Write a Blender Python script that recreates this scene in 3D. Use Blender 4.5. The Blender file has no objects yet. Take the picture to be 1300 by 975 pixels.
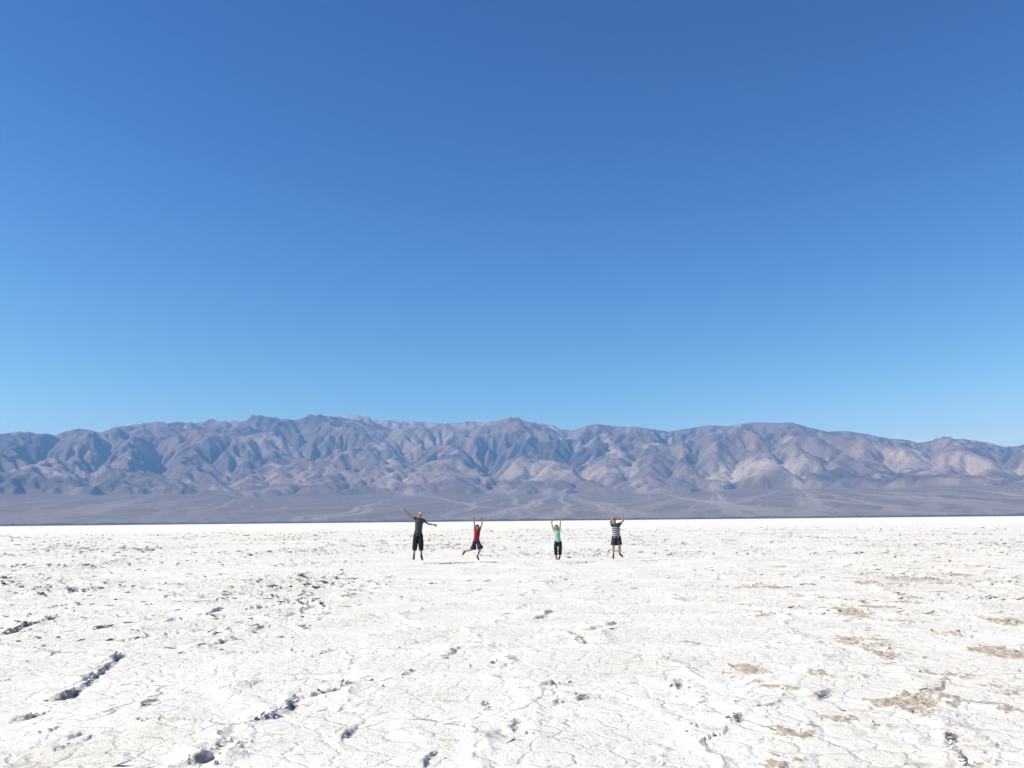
import bpy, bmesh, math, random
import numpy as np
from mathutils import Vector, Matrix

random.seed(7)
RNG = np.random.default_rng(11)
SC = bpy.context.scene
COL = SC.collection

# ------------------------------------------------------------------ camera
F_PX, CX, CY = 1089.0, 650.0, 487.5          # focal length and centre on a 1300 x 975 frame
CAM_H = 1.6
PITCH = math.atan((661.3 - CY) / F_PX)
ROLL = math.atan(13.0 / 1300.0)
_f = Vector((0, math.cos(PITCH), math.sin(PITCH)))
_u0 = Vector((0, -math.sin(PITCH), math.cos(PITCH)))
_r0 = Vector((1, 0, 0))
C_R = _r0 * math.cos(ROLL) - _u0 * math.sin(ROLL)
C_U = _u0 * math.cos(ROLL) + _r0 * math.sin(ROLL)
cam = bpy.data.cameras.new('camera')
cam.sensor_fit = 'HORIZONTAL'
cam.angle = 2 * math.atan(CX / F_PX)
cam.clip_start = 0.05
cam.clip_end = 120000.0
cam_ob = bpy.data.objects.new('camera', cam)
COL.objects.link(cam_ob)
m = Matrix((C_R, C_U, -_f)).transposed().to_4x4()
m.translation = Vector((0, 0, CAM_H))
cam_ob.matrix_world = m
SC.camera = cam_ob


def ray(px, py):
    return (_f * F_PX + C_R * (px - CX) + C_U * (CY - py)).normalized()


def on_ground(px, py):
    d = ray(px, py)
    t = -CAM_H / d.z
    return d.x * t, d.y * t


def on_plane(px, py, Y):
    d = ray(px, py)
    t = Y / d.y
    return Vector((d.x * t, Y, CAM_H + d.z * t))


# ------------------------------------------------------------------ sky, sun, exposure
SUN_EL, SUN_AZ = math.radians(43), math.radians(-100)
w = bpy.data.worlds.new('World')
SC.world = w
w.use_nodes = True
nt = w.node_tree
sky = nt.nodes.new('ShaderNodeTexSky')
sky.sky_type = 'NISHITA'
sky.sun_disc = False
sky.sun_elevation = SUN_EL
sky.sun_rotation = SUN_AZ
sky.altitude = 0
sky.air_density = 1.0
sky.dust_density = 0.0
sky.ozone_density = 6.5
sep = nt.nodes.new('ShaderNodeSeparateColor')
cmb = nt.nodes.new('ShaderNodeCombineColor')
nt.links.new(sky.outputs[0], sep.inputs[0])
for k_, (g_, s_) in enumerate(((3.0, .185), (2.3, .183), (1.45, .40))):     # the camera's colour response to a deep desert sky
    pw = nt.nodes.new('ShaderNodeMath'); pw.operation = 'POWER'; pw.inputs[1].default_value = g_
    ml = nt.nodes.new('ShaderNodeMath'); ml.operation = 'MULTIPLY'; ml.inputs[1].default_value = s_
    nt.links.new(sep.outputs[k_], pw.inputs[0]); nt.links.new(pw.outputs[0], ml.inputs[0])
    mn = nt.nodes.new('ShaderNodeMath'); mn.operation = 'MINIMUM'; mn.inputs[1].default_value = (9.4, 10.6, 11.0)[k_]   # pale horizon all round
    nt.links.new(ml.outputs[0], mn.inputs[0]); nt.links.new(mn.outputs[0], cmb.inputs[k_])
nt.links.new(cmb.outputs[0], nt.nodes['Background'].inputs[0])
nt.nodes['Background'].inputs[1].default_value = 0.1

sl = bpy.data.lights.new('sun', 'SUN')
sl.energy = 5.0
sl.angle = math.radians(0.53)
sl.color = (1.0, 0.92, 0.74)
so = bpy.data.objects.new('sun', sl)
COL.objects.link(so)
sd = Vector((math.sin(SUN_AZ) * math.cos(SUN_EL), math.cos(SUN_AZ) * math.cos(SUN_EL), math.sin(SUN_EL)))
so.rotation_euler = sd.to_track_quat('Z', 'Y').to_euler()
so.location = sd * 50

vs = SC.view_settings
vs.view_transform = 'Standard'
vs.look = 'None'
vs.exposure = 0.47
vs.gamma = 1.0
vs.use_curve_mapping = False
SC.cycles.max_bounces = 6
SC.cycles.volume_bounces = 1


# ------------------------------------------------------------------ numeric noise
def _h(ix, iy, s):
    n = (ix.astype(np.int64) * 374761393 + iy.astype(np.int64) * 668265263 + s * 974634777) & 0x7FFFFFFF
    n = ((n ^ (n >> 13)) * 1274126177) & 0x7FFFFFFF
    n = ((n ^ (n >> 15)) * 1103515245 + 12345) & 0x7FFFFFFF
    return n ^ (n >> 16)


_GA = np.linspace(0, 2 * np.pi, 64, endpoint=False)
_GX, _GY = np.cos(_GA), np.sin(_GA)


def P(x, y, s=0):
    """gradient noise, about -1 .. 1"""
    x = np.asarray(x, float); y = np.asarray(y, float)
    ix = np.floor(x); iy = np.floor(y)
    fx = x - ix; fy = y - iy
    ux = fx * fx * fx * (fx * (fx * 6 - 15) + 10)
    uy = fy * fy * fy * (fy * (fy * 6 - 15) + 10)

    def g(dx, dy):
        k = _h(ix + dx, iy + dy, s) & 63
        return _GX[k] * (fx - dx) + _GY[k] * (fy - dy)
    a = g(0, 0); b = g(1, 0); c = g(0, 1); d = g(1, 1)
    a = a + ux * (b - a); c = c + ux * (d - c)
    return 1.5 * (a + uy * (c - a))


def fbm(x, y, s, octs=4, gain=0.5):
    r = 0; a = 1.0; t = 0
    for k in range(octs):
        r = r + a * P(x, y, s + 31 * k); t += a
        a *= gain; x = x * 2.03 + 13.7; y = y * 2.03 - 7.1
    return r / t


def ridged(x, y, s, octs=4, gain=0.5):
    r = 0; a = 1.0; t = 0; wgt = 1.0
    for k in range(octs):
        v = 1 - np.abs(P(x, y, s + 17 * k)); v = v * v * wgt
        r = r + a * v; t += a
        wgt = np.clip(v * 1.6, 0, 1)
        a *= gain; x = x * 2.07 + 5.3; y = y * 2.07 + 9.9
    return r / t


def sstep(a, b, x):
    t = np.clip((x - a) / (b - a), 0, 1)
    return t * t * (3 - 2 * t)


def worley(x, y, s):
    """cell edge distance (in cells) and a random number per cell"""
    ix = np.floor(x); iy = np.floor(y)
    F1 = np.full(x.shape, 1e9); r1x = np.zeros_like(F1); r1y = np.zeros_like(F1); idn = np.zeros_like(F1)
    pts = []
    for dx in (-1, 0, 1):
        for dy in (-1, 0, 1):
            k = _h(ix + dx, iy + dy, s)
            px = dx + 0.1 + 0.8 * (k & 1023) / 1023.0 - (x - ix)
            py = dy + 0.1 + 0.8 * ((k >> 10) & 1023) / 1023.0 - (y - iy)
            pts.append((px, py))
            d = px * px + py * py
            m_ = d < F1
            F1 = np.where(m_, d, F1); r1x = np.where(m_, px, r1x); r1y = np.where(m_, py, r1y)
            idn = np.where(m_, ((k >> 5) & 4095) / 4095.0, idn)
    E = np.full(x.shape, 9.0)
    for px, py in pts:
        ex = px - r1x; ey = py - r1y
        L = np.sqrt(ex * ex + ey * ey)
        ok = L > 1e-5
        d = np.where(ok, ((px + r1x) * ex + (py + r1y) * ey) * 0.5 / np.maximum(L, 1e-6), 9.0)
        E = np.minimum(E, d)
    return E, idn


# ------------------------------------------------------------------ helpers
def grid_mesh(name, V, nu, nv, wrap=False, keep=None, smooth=True):
    """V is (nu*nv, 3), index = i*nv + j"""
    i = np.arange(nu if wrap else nu - 1); j = np.arange(nv - 1)
    I, J = np.meshgrid(i, j, indexing='ij')
    I2 = (I + 1) % nu
    q = np.stack([I * nv + J, I2 * nv + J, I2 * nv + J + 1, I * nv + J + 1], -1).reshape(-1, 4)
    if keep is not None:
        q = q[keep.reshape(-1)]
        used = np.zeros(len(V), bool); used[q.reshape(-1)] = True
        remap = np.cumsum(used) - 1
        V = V[used]; q = remap[q]
    else:
        used = None
    me = bpy.data.meshes.new(name)
    me.vertices.add(len(V))
    me.vertices.foreach_set('co', np.ascontiguousarray(V, np.float32).reshape(-1))
    nf = len(q)
    me.loops.add(nf * 4)
    me.loops.foreach_set('vertex_index', q.astype(np.int32).reshape(-1))
    me.polygons.add(nf)
    me.polygons.foreach_set('loop_start', np.arange(0, nf * 4, 4, dtype=np.int32))
    me.update(calc_edges=True)
    me.polygons.foreach_set('use_smooth', np.full(nf, smooth))
    return me, used


def vattr(me, name, arr):
    a = me.attributes.new(name, 'FLOAT', 'POINT')
    a.data.foreach_set('value', np.ascontiguousarray(arr, np.float32))


def vcol(me, name, arr):
    a = me.attributes.new(name, 'FLOAT_COLOR', 'POINT')
    c = np.ones((len(arr), 4), np.float32); c[:, :3] = arr
    a.data.foreach_set('color', c.reshape(-1))


def link(name, me, mat=None, parent=None):
    o = bpy.data.objects.new(name, me)
    COL.objects.link(o)
    if mat is not None:
        me.materials.clear(); me.materials.append(mat)
    if parent is not None:
        o.parent = parent
    return o


class Nodes:
    def __init__(s, name):
        s.m = bpy.data.materials.new(name); s.m.use_nodes = True
        s.t = s.m.node_tree; s.b = s.t.nodes['Principled BSDF']
        s.out = s.t.nodes['Material Output']

    def n(s, kind, **kw):
        x = s.t.nodes.new(kind)
        for k, v in kw.items():
            if k.startswith('i_'):
                x.inputs[int(k[2:])].default_value = v
            else:
                setattr(x, k, v)
        return x

    def l(s, a, b):
        s.t.links.new(a, b)

    def attr(s, name):
        return s.n('ShaderNodeAttribute', attribute_name=name)

    def noise(s, vec, scale, detail=3, rough=0.55):
        x = s.n('ShaderNodeTexNoise'); x.inputs['Scale'].default_value = scale
        x.inputs['Detail'].default_value = detail; x.inputs['Roughness'].default_value = rough
        s.l(vec, x.inputs['Vector'])
        return x.outputs[0]

    def mix(s, fac, a, b, blend='MIX'):
        x = s.n('ShaderNodeMix', data_type='RGBA', blend_type=blend)
        for sock, v in ((x.inputs[0], fac), (x.inputs[6], a), (x.inputs[7], b)):
            if isinstance(v, bpy.types.NodeSocket):
                s.l(v, sock)
            elif isinstance(v, (int, float)):
                sock.default_value = v
            else:
                sock.default_value = (*v, 1)
        return x.outputs[2]

    def math(s, op, a, b=0.0, c=0.0, clamp=False):
        x = s.n('ShaderNodeMath', operation=op, use_clamp=clamp)
        for sock, v in zip(x.inputs, (a, b, c)):
            if isinstance(v, bpy.types.NodeSocket):
                s.l(v, sock)
            else:
                sock.default_value = v
        return x.outputs[0]

    def ramp(s, v, lo, hi):
        x = s.n('ShaderNodeMapRange'); x.interpolation_type = 'SMOOTHSTEP'
        s.l(v, x.inputs[0]); x.inputs[1].default_value = lo; x.inputs[2].default_value = hi
        return x.outputs[0]

    def bump(s, h, dist, strength=1.0, prev=None):
        x = s.n('ShaderNodeBump'); x.inputs['Distance'].default_value = dist
        x.inputs['Strength'].default_value = strength
        s.l(h, x.inputs['Height'])
        if prev is not None:
            s.l(prev, x.inputs['Normal'])
        return x.outputs[0]


def setting(o, kind, label, cat):
    o['kind'] = kind; o['label'] = label; o['category'] = cat


# ------------------------------------------------------------------ ground: the salt flat
TAN_PATCH = [(1125, 830, 44, 14), (1098, 813, 48, 11), (1265, 825, 52, 8), (1282, 790, 40, 13), (1140, 894, 48, 16),
             (1190, 888, 46, 13), (940, 848, 40, 13), (1035, 853, 30, 10), (1010, 965, 70, 12), (1068, 913, 36, 14),
             (1150, 735, 64, 9), (1135, 744, 40, 5), (1210, 806, 34, 7), (1250, 868, 34, 6), (1286, 878, 34, 8),
             (1200, 856, 54, 7), (1243, 969, 44, 10), (1000, 922, 64, 10), (962, 779, 26, 5), (697, 740, 18, 5),
             (205, 768, 52, 9), (162, 774, 40, 6), (105, 782, 60, 7), (1065, 815, 40, 6), (1170, 905, 30, 10),
             (870, 818, 30, 4), (1085, 860, 60, 7), (1290, 900, 30, 7), (780, 700, 14, 5), (1205, 742, 40, 4)]
CRACKS_AND_SHADOW_LINES = [([(60, 890), (85, 884), (105, 874), (118, 860), (134, 850), (142, 838), (156, 832)], .105),
          ([(320, 916), (345, 911), (365, 896), (376, 885), (402, 878), (428, 874), (446, 866)], .085),
          ([(244, 823), (265, 819), (283, 813), (301, 810)], .085), ([(317, 803), (336, 797)], .09),
          ([(354, 783), (376, 777)], .07), ([(378, 774), (402, 768)], .08),
          ([(0, 808), (22, 801), (36, 795), (56, 789), (74, 783)], .10), ([(262, 781), (282, 772)], .09),
          ([(244, 972), (262, 960), (274, 950), (286, 949)], .085), ([(436, 936), (446, 924)], .06),
          ([(541, 972), (548, 958)], .075), ([(511, 860), (517, 850)], .07), ([(650, 926), (656, 915)], .06),
          ([(678, 786), (690, 782), (698, 774)], .075), ([(724, 802), (730, 810), (736, 819)], .06),
          ([(745, 800), (768, 795), (797, 790)], .05), ([(854, 872), (858, 862)], .07),
          ([(1203, 930), (1212, 948), (1226, 970)], .08), ([(1046, 872), (1052, 880), (1048, 888)], .06),
          ([(735, 886), (746, 880)], .05), ([(927, 914), (937, 908)], .06), ([(86, 936), (94, 928)], .05),
          ([(80, 949), (92, 943)], .06), ([(104, 941), (110, 936)], .06), ([(395, 832), (420, 824)], .05),
          ([(0, 919), (24, 914), (46, 908)], .05), ([(176, 896), (194, 888)], .05), ([(60, 772), (85, 768)], .10),
          ([(180, 771), (192, 768)], .09), ([(600, 752), (612, 749)], .05), ([(520, 816), (544, 812)], .05),
          ([(558, 832), (580, 824)], .05), ([(894, 906), (860, 790)], .0), ([(610, 900), (616, 888)], .03),
          ([(1110, 924), (1112, 916)], .05), ([(1232, 826), (1240, 824)], .06), ([(700, 895), (712, 888)], .03),
          ([(536, 716.4), (570, 715), (606, 714.4), (645, 714.2), (692, 714.8)], .10), ([(719, 715.8), (746, 713.8)], .09),  # breaks laid along the jumpers' shadows, enlarged to darken those lines
          ([(766, 713.2), (789, 713.2)], .06), ([(812, 713.4), (834, 713), (855, 713)], .09)]
RIDGES = [([(280, 872), (300, 884), (318, 892), (350, 906)], .02), ([(322, 860), (312, 868), (284, 872)], .03),
          ([(840, 905), (870, 925), (900, 945)], .015), ([(520, 920), (545, 942), (600, 940)], .02),
          ([(700, 880), (740, 872), (800, 880), (840, 905)], .01), ([(860, 860), (890, 885), (960, 905), (1000, 930)], .012),
          ([(1085, 845), (1150, 850), (1180, 880), (1210, 930)], .014), ([(660, 870), (670, 905), (690, 940)], .012)]


def seg_field(x, y, pts):
    """distance to a polyline, signed so that the side towards -x is positive, and position along it 0..1"""
    best = np.full(x.shape, 1e9); sg = np.zeros_like(best); tt = np.zeros_like(best)
    n = len(pts) - 1
    for k in range(n):
        ax, ay = pts[k]; bx, by = pts[k + 1]
        if by < ay:
            ax, ay, bx, by = bx, by, ax, ay; flip = True
        else:
            flip = False
        dx, dy = bx - ax, by - ay
        L2 = dx * dx + dy * dy + 1e-12
        t = np.clip(((x - ax) * dx + (y - ay) * dy) / L2, 0, 1)
        qx = x - ax - t * dx; qy = y - ay - t * dy
        d = np.sqrt(qx * qx + qy * qy)
        s = np.where(dx * (y - ay) - dy * (x - ax) > 0, 1.0, -1.0)
        m_ = d < best
        best = np.where(m_, d, best); sg = np.where(m_, s, sg)
        tt = np.where(m_, (k + (1 - t if flip else t)) / n, tt)
    return best, sg, tt


def rough_field(x, y):
    D = np.hypot(x, y) + 1e-6
    u = x / D
    left = sstep(-.08, -.3, u) * sstep(10, 17, D)
    far = sstep(22, 48, D) * (1 - sstep(95, 240, D))
    right = .55 * sstep(.05, .3, u) * sstep(7, 22, D)
    base = np.maximum(np.maximum(left * (1 - sstep(110, 230, D)), far * .85), right * (1 - sstep(100, 180, D)))
    patch = .55 + .75 * P(x / 7.0, y / 9.0, 401) + .35 * P(x / 2.3, y / 3.1, 402)
    return np.clip(.22 + base, 0, 1) * np.clip(patch, .08, 1.25)


def ground_fields(x, y):
    D = np.hypot(x, y)
    R = rough_field(x, y)
    jx = .16 * P(x / .62, y / .62, 3) + .05 * P(x / .17, y / .17, 4) + .018 * P(x / .06, y / .06, 14)
    jy = .16 * P(x / .62, y / .62, 5) + .05 * P(x / .17, y / .17, 6) + .018 * P(x / .06, y / .06, 15)
    wx, wy = x + jx, y + jy
    h = .035 * P(x / 5.1, y / 5.7, 1) + .010 * P(x / 1.7, y / 1.7, 2)
    # salt polygons: swollen, broken rims
    c1 = 1.9
    e1, id1 = worley(wx / c1, wy / c1, 21)
    e1 = e1 * c1
    a1 = sstep(-.15, .5, P(x / 1.35, y / 1.35, 22))
    swell = np.exp(-(e1 / .30) ** 2)
    crest = np.exp(-(e1 / .055) ** 2) * a1
    h += .007 * swell + (.012 + .03 * R) * crest
    rm = sstep(.12, .42, P(x / .85 + id1 * 57, y / .85 + id1 * 31, 23))
    rim1 = rm * np.exp(-e1 / .17)
    h += (.008 + .07 * R) * rim1
    c2 = .62
    e2, id2 = worley(wx / c2 + 9.3, wy / c2, 25)
    e2 = e2 * c2
    rm2 = sstep(.22, .55, P(x / .55 + id2 * 41, y / .55 - id2 * 77, 26)) * sstep(.18, .75, R)
    rim2 = rm2 * np.exp(-e2 / .11)
    h += .055 * rim2
    lump = sstep(.32, .62, P(x / .21, y / .21, 31)) * sstep(.35, .95, R + .35 * P(x / 1.1, y / 1.1, 33))
    h += .028 * lump
    grain = P(x / .075, y / .075, 35)
    h += .0045 * P(x / .19, y / .19, 34) + .0028 * grain * (.5 + R)
    # dirt patches
    dirt = np.zeros_like(h)
    for (px, py, pw, ph) in TAN_PATCH:
        gx, gy = on_ground(px, py)
        d0 = math.hypot(gx, gy)
        rx = .62 * pw / F_PX * d0
        _, y1 = on_ground(px, py - ph / 2); _, y2 = on_ground(px, py + ph / 2)
        ry = .62 * max(.1, y1 - y2)
        b = (np.abs(x - gx) < 2 * rx) & (np.abs(y - gy) < 2 * ry)
        if not b.any():
            continue
        xx, yy = x[b], y[b]
        q = ((xx - gx + jx[b]) / rx) ** 2 + ((yy - gy + 2 * jy[b]) / ry) ** 2
        v = sstep(1.25, .15, q + .95 * P(xx / .30, yy / .42, 41) + .9 * P(xx / .10, yy / .13, 42) + .7 * P(xx / .04, yy / .05, 43)) * (.85 if px > 600 else .45)
        dirt[b] = np.maximum(dirt[b], v)
    u = x / np.maximum(D, .1)
    spread = sstep(.02, .35, u) * (1 - sstep(30, 60, D)) + .45 * sstep(-.1, -.35, u) * sstep(9, 14, D) * (1 - sstep(40, 80, D)) + .12
    dn = fbm(x / 1.3, y / 1.5, 44, 4, .6)
    dirt = np.maximum(dirt, .85 * sstep(.17, .46, dn + .14 * (spread - .5)) * np.clip(spread, 0, 1))
    rough_d = sstep(.25, .8, dirt)
    h += rough_d * (.006 + .022 * np.clip(P(x / .085, y / .10, 45), -.3, 1))
    # named broken ridges, and breaks that darken the jumpers' shadow lines
    wall = np.zeros_like(h)
    for pts, amp in CRACKS_AND_SHADOW_LINES:
        if amp <= 0:
            continue
        g = [on_ground(*p) for p in pts]
        gx = [p[0] for p in g]; gy = [p[1] for p in g]
        b = (x > min(gx) - .9) & (x < max(gx) + .9) & (y > min(gy) - .7) & (y < max(gy) + .7)
        if not b.any():
            continue
        xx, yy = x[b], y[b]
        d, s, t = seg_field(xx + .55 * jx[b], yy + .55 * jy[b], g)
        sd_ = d * s
        tap = sstep(0, .12, t) * sstep(1, .88, t) if len(g) > 2 else np.ones_like(t)
        on = np.exp(-np.maximum(0, d - .5) ** 2 / .02)
        along = .25 + .95 * sstep(-.35, .35, P(xx / .3, yy / .3, 51))
        far_end = np.where((t <= 0) | (t >= 1), np.exp(-(d / .07) ** 2), 1.0)
        prof = .75 * sstep(-.018, .012, sd_) * np.exp(-np.maximum(sd_, 0) / .24) - .30 * np.exp(-((sd_ + .04) / .04) ** 2)
        k = amp * (.66 if len(g) > 2 else .42) * along * prof * np.maximum(tap, .35) * far_end * on
        h[b] += k
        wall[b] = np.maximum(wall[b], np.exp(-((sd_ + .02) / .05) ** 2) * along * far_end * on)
    for pts, amp in RIDGES:
        g = [on_ground(*p) for p in pts]
        gx = [p[0] for p in g]; gy = [p[1] for p in g]
        b = (x > min(gx) - .6) & (x < max(gx) + .6) & (y > min(gy) - .6) & (y < max(gy) + .6)
        if not b.any():
            continue
        d, s, t = seg_field(x[b] + .7 * jx[b], y[b] + .7 * jy[b], g)
        fe = np.where((t <= 0) | (t >= 1), np.exp(-(d / .1) ** 2), 1.0)
        h[b] += amp * np.exp(-(d / .11) ** 2) * fe
        swell[b] = np.maximum(swell[b], np.exp(-(d / .2) ** 2) * fe)
    fade = 1 - .9 * sstep(150, 300, D)
    h = h * fade
    near = sstep(.6, 2.0, D)
    crust = np.clip(.55 * swell + .35 * rim1 + .3 * sstep(-.2, .5, fbm(x / 2.7, y / 2.7, 61, 3)), 0, 1)
    crust = np.maximum(crust, .55 * sstep(90, 180, D))
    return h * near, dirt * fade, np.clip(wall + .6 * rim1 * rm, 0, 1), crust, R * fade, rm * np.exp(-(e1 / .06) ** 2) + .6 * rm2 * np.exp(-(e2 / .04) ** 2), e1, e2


def build_ground():
    dense = np.linspace(-36.5, 36.5, 940)
    rest = np.linspace(36.5, 360 - 36.5, 62)[1:-1]
    ang = np.radians(np.concatenate([dense, rest]))
    rad = np.concatenate([np.geomspace(.25, 3.6, 9)[:-1], np.geomspace(3.6, 360, 740)[:-1],
                          np.geomspace(360, 33500, 44)])
    A, Rr = np.meshgrid(ang, rad, indexing='ij')
    x = (Rr * np.sin(A)).ravel(); y = (Rr * np.cos(A)).ravel()
    n = len(x)
    h = np.zeros(n); dirt = np.zeros(n); wall = np.zeros(n); crust = np.full(n, .55); R = np.zeros(n); ea = np.ones(n); eb = np.ones(n)
    b = np.hypot(x, y) < 361
    h[b], dirt[b], wall[b], crust[b], R[b], _, ea[b], eb[b] = ground_fields(x[b], y[b])
    hg = h.reshape(A.shape)
    V = np.stack([x, y, h], -1)
    me, _ = grid_mesh('salt_flat', V, len(ang), len(rad), wrap=True)
    # close the hole under the camera
    bm = bmesh.new(); bm.from_mesh(me); bm.verts.ensure_lookup_table()
    f = bm.faces.new([bm.verts[i * len(rad)] for i in range(len(ang))])
    bmesh.ops.recalc_face_normals(bm, faces=[f])
    if f.normal.z < 0:
        f.normal_flip()
    bm.to_mesh(me); bm.free()
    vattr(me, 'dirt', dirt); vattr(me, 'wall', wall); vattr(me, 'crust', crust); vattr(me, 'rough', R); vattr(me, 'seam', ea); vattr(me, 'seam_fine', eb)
    N = Nodes('salt crust')
    pos = N.n('ShaderNodeNewGeometry').outputs['Position']
    n1 = N.noise(pos, 9, 4, .65); n2 = N.noise(pos, 42, 3, .7); n3 = N.noise(pos, 1.1, 4, .6)
    n7 = N.noise(pos, .55, 5, .65)
    salt = N.mix(N.attr('crust').outputs['Fac'], (.78, .745, .685), (.93, .90, .835))
    salt = N.mix(N.math('MULTIPLY', N.ramp(n1, .42, .72), .35), salt, (.61, .58, .525))
    salt = N.mix(N.math('MULTIPLY', N.ramp(n3, .5, .7), .5), salt, (.91, .885, .825))
    grit = N.math('MULTIPLY', N.ramp(n2, .60, .72), N.math('MULTIPLY_ADD', N.attr('rough').outputs['Fac'], .55, .22))
    salt = N.mix(grit, salt, (.36, .33, .29))
    # mud specks that show through the crust, thin seams between the plates
    n4 = N.noise(pos, 15, 3, .75); n5 = N.noise(pos, 2.3, 3, .6); n6 = N.noise(pos, 95, 2, .6)
    rg = N.attr('rough').outputs['Fac']
    thr = N.math('MULTIPLY_ADD', rg, -.11, .660)
    speck = N.ramp(N.math('SUBTRACT', N.math('MULTIPLY_ADD', n5, .16, N.math('SUBTRACT', n4, .08)), thr), 0, .035)
    salt = N.mix(N.math('MULTIPLY', speck, .85), salt, (.21, .18, .15))
    salt = N.mix(N.math('MULTIPLY', N.ramp(n6, .60, .70), N.math('MULTIPLY', N.ramp(n7, .42, .62), .55)), salt, (.50, .47, .42))
    for nm, wd, lo in (('seam', .024, .44), ('seam_fine', .014, .53)):
        e_ = N.math('MULTIPLY_ADD', N.math('SUBTRACT', n1, .5), .07, N.attr(nm).outputs['Fac'])
        ln = N.ramp(e_, wd, wd * .35)
        ln = N.math('MULTIPLY', ln, N.ramp(N.noise(pos, .9 if nm == 'seam' else 1.4, 3, .6), lo, lo + .1))
        ln = N.math('MULTIPLY', ln, N.math('MULTIPLY_ADD', rg, .5, .55, clamp=True))
        salt = N.mix(ln, salt, (.20, .17, .14))
    salt = N.mix(N.math('MULTIPLY', N.ramp(n7, .50, .68), .26), salt, (.60, .555, .485))
    vo = N.n('ShaderNodeTexVoronoi', feature='DISTANCE_TO_EDGE'); vo.inputs['Scale'].default_value = 3.1
    wv = N.n('ShaderNodeVectorMath', operation='MULTIPLY_ADD'); nz = N.n('ShaderNodeTexNoise'); nz.inputs['Scale'].default_value = 5.0; nz.inputs['Detail'].default_value = 4
    N.l(pos, nz.inputs['Vector']); N.l(nz.outputs['Color'], wv.inputs[0]); wv.inputs[1].default_value = (.22, .22, 0); N.l(pos, wv.inputs[2])
    N.l(wv.outputs[0], vo.inputs['Vector'])
    sm = N.math('MULTIPLY', N.ramp(vo.outputs[0], .045, .01), N.math('MULTIPLY', N.ramp(n7, .44, .56), N.ramp(n5, .44, .58)))
    salt = N.mix(N.math('MULTIPLY', sm, .48), salt, (.34, .30, .25))
    tan = N.mix(N.ramp(n2, .35, .7), (.46, .335, .205), (.20, .145, .095))
    tan = N.mix(N.ramp(n5, .35, .65), tan, (.36, .275, .19))
    d = N.attr('dirt').outputs['Fac']
    fl = N.math('MULTIPLY_ADD', d, .5, N.math('MULTIPLY_ADD', n4, .6, N.math('MULTIPLY', n2, .5)))
    dm = N.math('MULTIPLY', N.ramp(fl, .80, .99), N.math('MULTIPLY_ADD', N.ramp(n6, .40, .58), .35, .60))
    dm = N.math('MULTIPLY', dm, N.ramp(d, .05, .30))
    c = N.mix(dm, salt, tan)
    c = N.mix(N.math('MULTIPLY', N.attr('wall').outputs['Fac'], N.ramp(n1, .36, .56)), c, (.33, .29, .25))  # mud tone on the break walls, with their shade painted into it
    N.l(c, N.b.inputs['Base Color'])
    N.b.inputs['Roughness'].default_value = .85
    N.b.inputs['Specular IOR Level'].default_value = .25
    b1 = N.bump(n1, .022, .8)
    b2 = N.bump(n6, .005, .5, N.bump(n2, .012, .9, N.bump(n4, .02, .4, b1)))
    N.l(N.bump(N.ramp(vo.outputs[0], .0, .09), .012, .6, b2), N.b.inputs['Normal'])
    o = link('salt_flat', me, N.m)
    setting(o, 'structure', 'wide white salt flat with cracked raised crust and tan dirt patches', 'salt flat')
    return o


def ground_z(x, y):
    return float(ground_fields(np.array([x], float), np.array([y], float))[0][0])


SALT = build_ground()


# ------------------------------------------------------------------ mountains and the alluvial fan
SKYLINE = [(-60, 550), (0, 552), (20, 551), (40, 551), (55, 553), (70, 553), (85, 548), (100, 545), (115, 547), (125, 550),
           (140, 546), (150, 542), (165, 543), (190, 541), (220, 540), (245, 542), (270, 541), (290, 543), (305, 541),
           (320, 535), (345, 531), (370, 533), (400, 532), (420, 529), (440, 527), (455, 527), (470, 531), (500, 537),
           (530, 541), (565, 542), (600, 539), (620, 539), (640, 534), (650, 533), (665, 536), (690, 539), (715, 545),
           (725, 547), (740, 542), (757, 538), (780, 541), (810, 542), (830, 545), (850, 548), (860, 546), (880, 543),
           (900, 540), (925, 541), (940, 538), (960, 536), (985, 537), (1005, 536), (1025, 542), (1050, 548), (1075, 547),
           (1100, 551), (1130, 557), (1150, 558), (1165, 562), (1180, 561), (1200, 559), (1230, 560), (1250, 563),
           (1275, 568), (1290, 568), (1300, 565), (1360, 560)]
CREST_KM = [(-60, 20), (0, 20), (100, 20.5), (250, 24.5), (440, 28.5), (560, 27.5), (650, 25.5), (715, 22), (735, 17.5),
            (757, 16.5), (850, 17), (960, 16.5), (1100, 15.5), (1160, 16), (1185, 21), (1300, 20), (1360, 20)]
TOE, FOOT = 6800.0, 10600.0


def px_az_el(px, py):
    d = ray(px, py)
    return math.atan2(d.x, d.y), math.atan2(d.z, math.hypot(d.x, d.y))


_sk = np.array([px_az_el(a, b) for a, b in SKYLINE])
_cr = np.array([(px_az_el(a, 545)[0], k * 1000) for a, k in CREST_KM])


def sky_el(th):
    return np.interp(th, _sk[:, 0], _sk[:, 1])


def crest_r(th):
    return np.interp(th, _cr[:, 0], _cr[:, 1])


HILLS = [(967, 591, 11600, 620), (757, 541, 15800, 1100), (667, 555, 14500, 1200), (335, 556, 14800, 1300),
         (262, 585, 12600, 600), (170, 571, 13500, 1200), (60, 578, 12800, 1200), (430, 572, 13500, 900),
         (560, 596, 12300, 600), (700, 588, 12300, 800), (860, 580, 12800, 900), (930, 560, 14200, 1100),
         (1040, 575, 13200, 900), (1110, 572, 13000, 900), (1200, 596, 12500, 900), (1290, 592, 13000, 1000),
         (505, 575, 14500, 800), (1255, 627, 11200, 500)]


def foot_r(th):
    return FOOT + 500 * P(th * 9, th * 0, 71) + 260 * P(th * 31, th * 0 + 3, 72)


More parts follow.
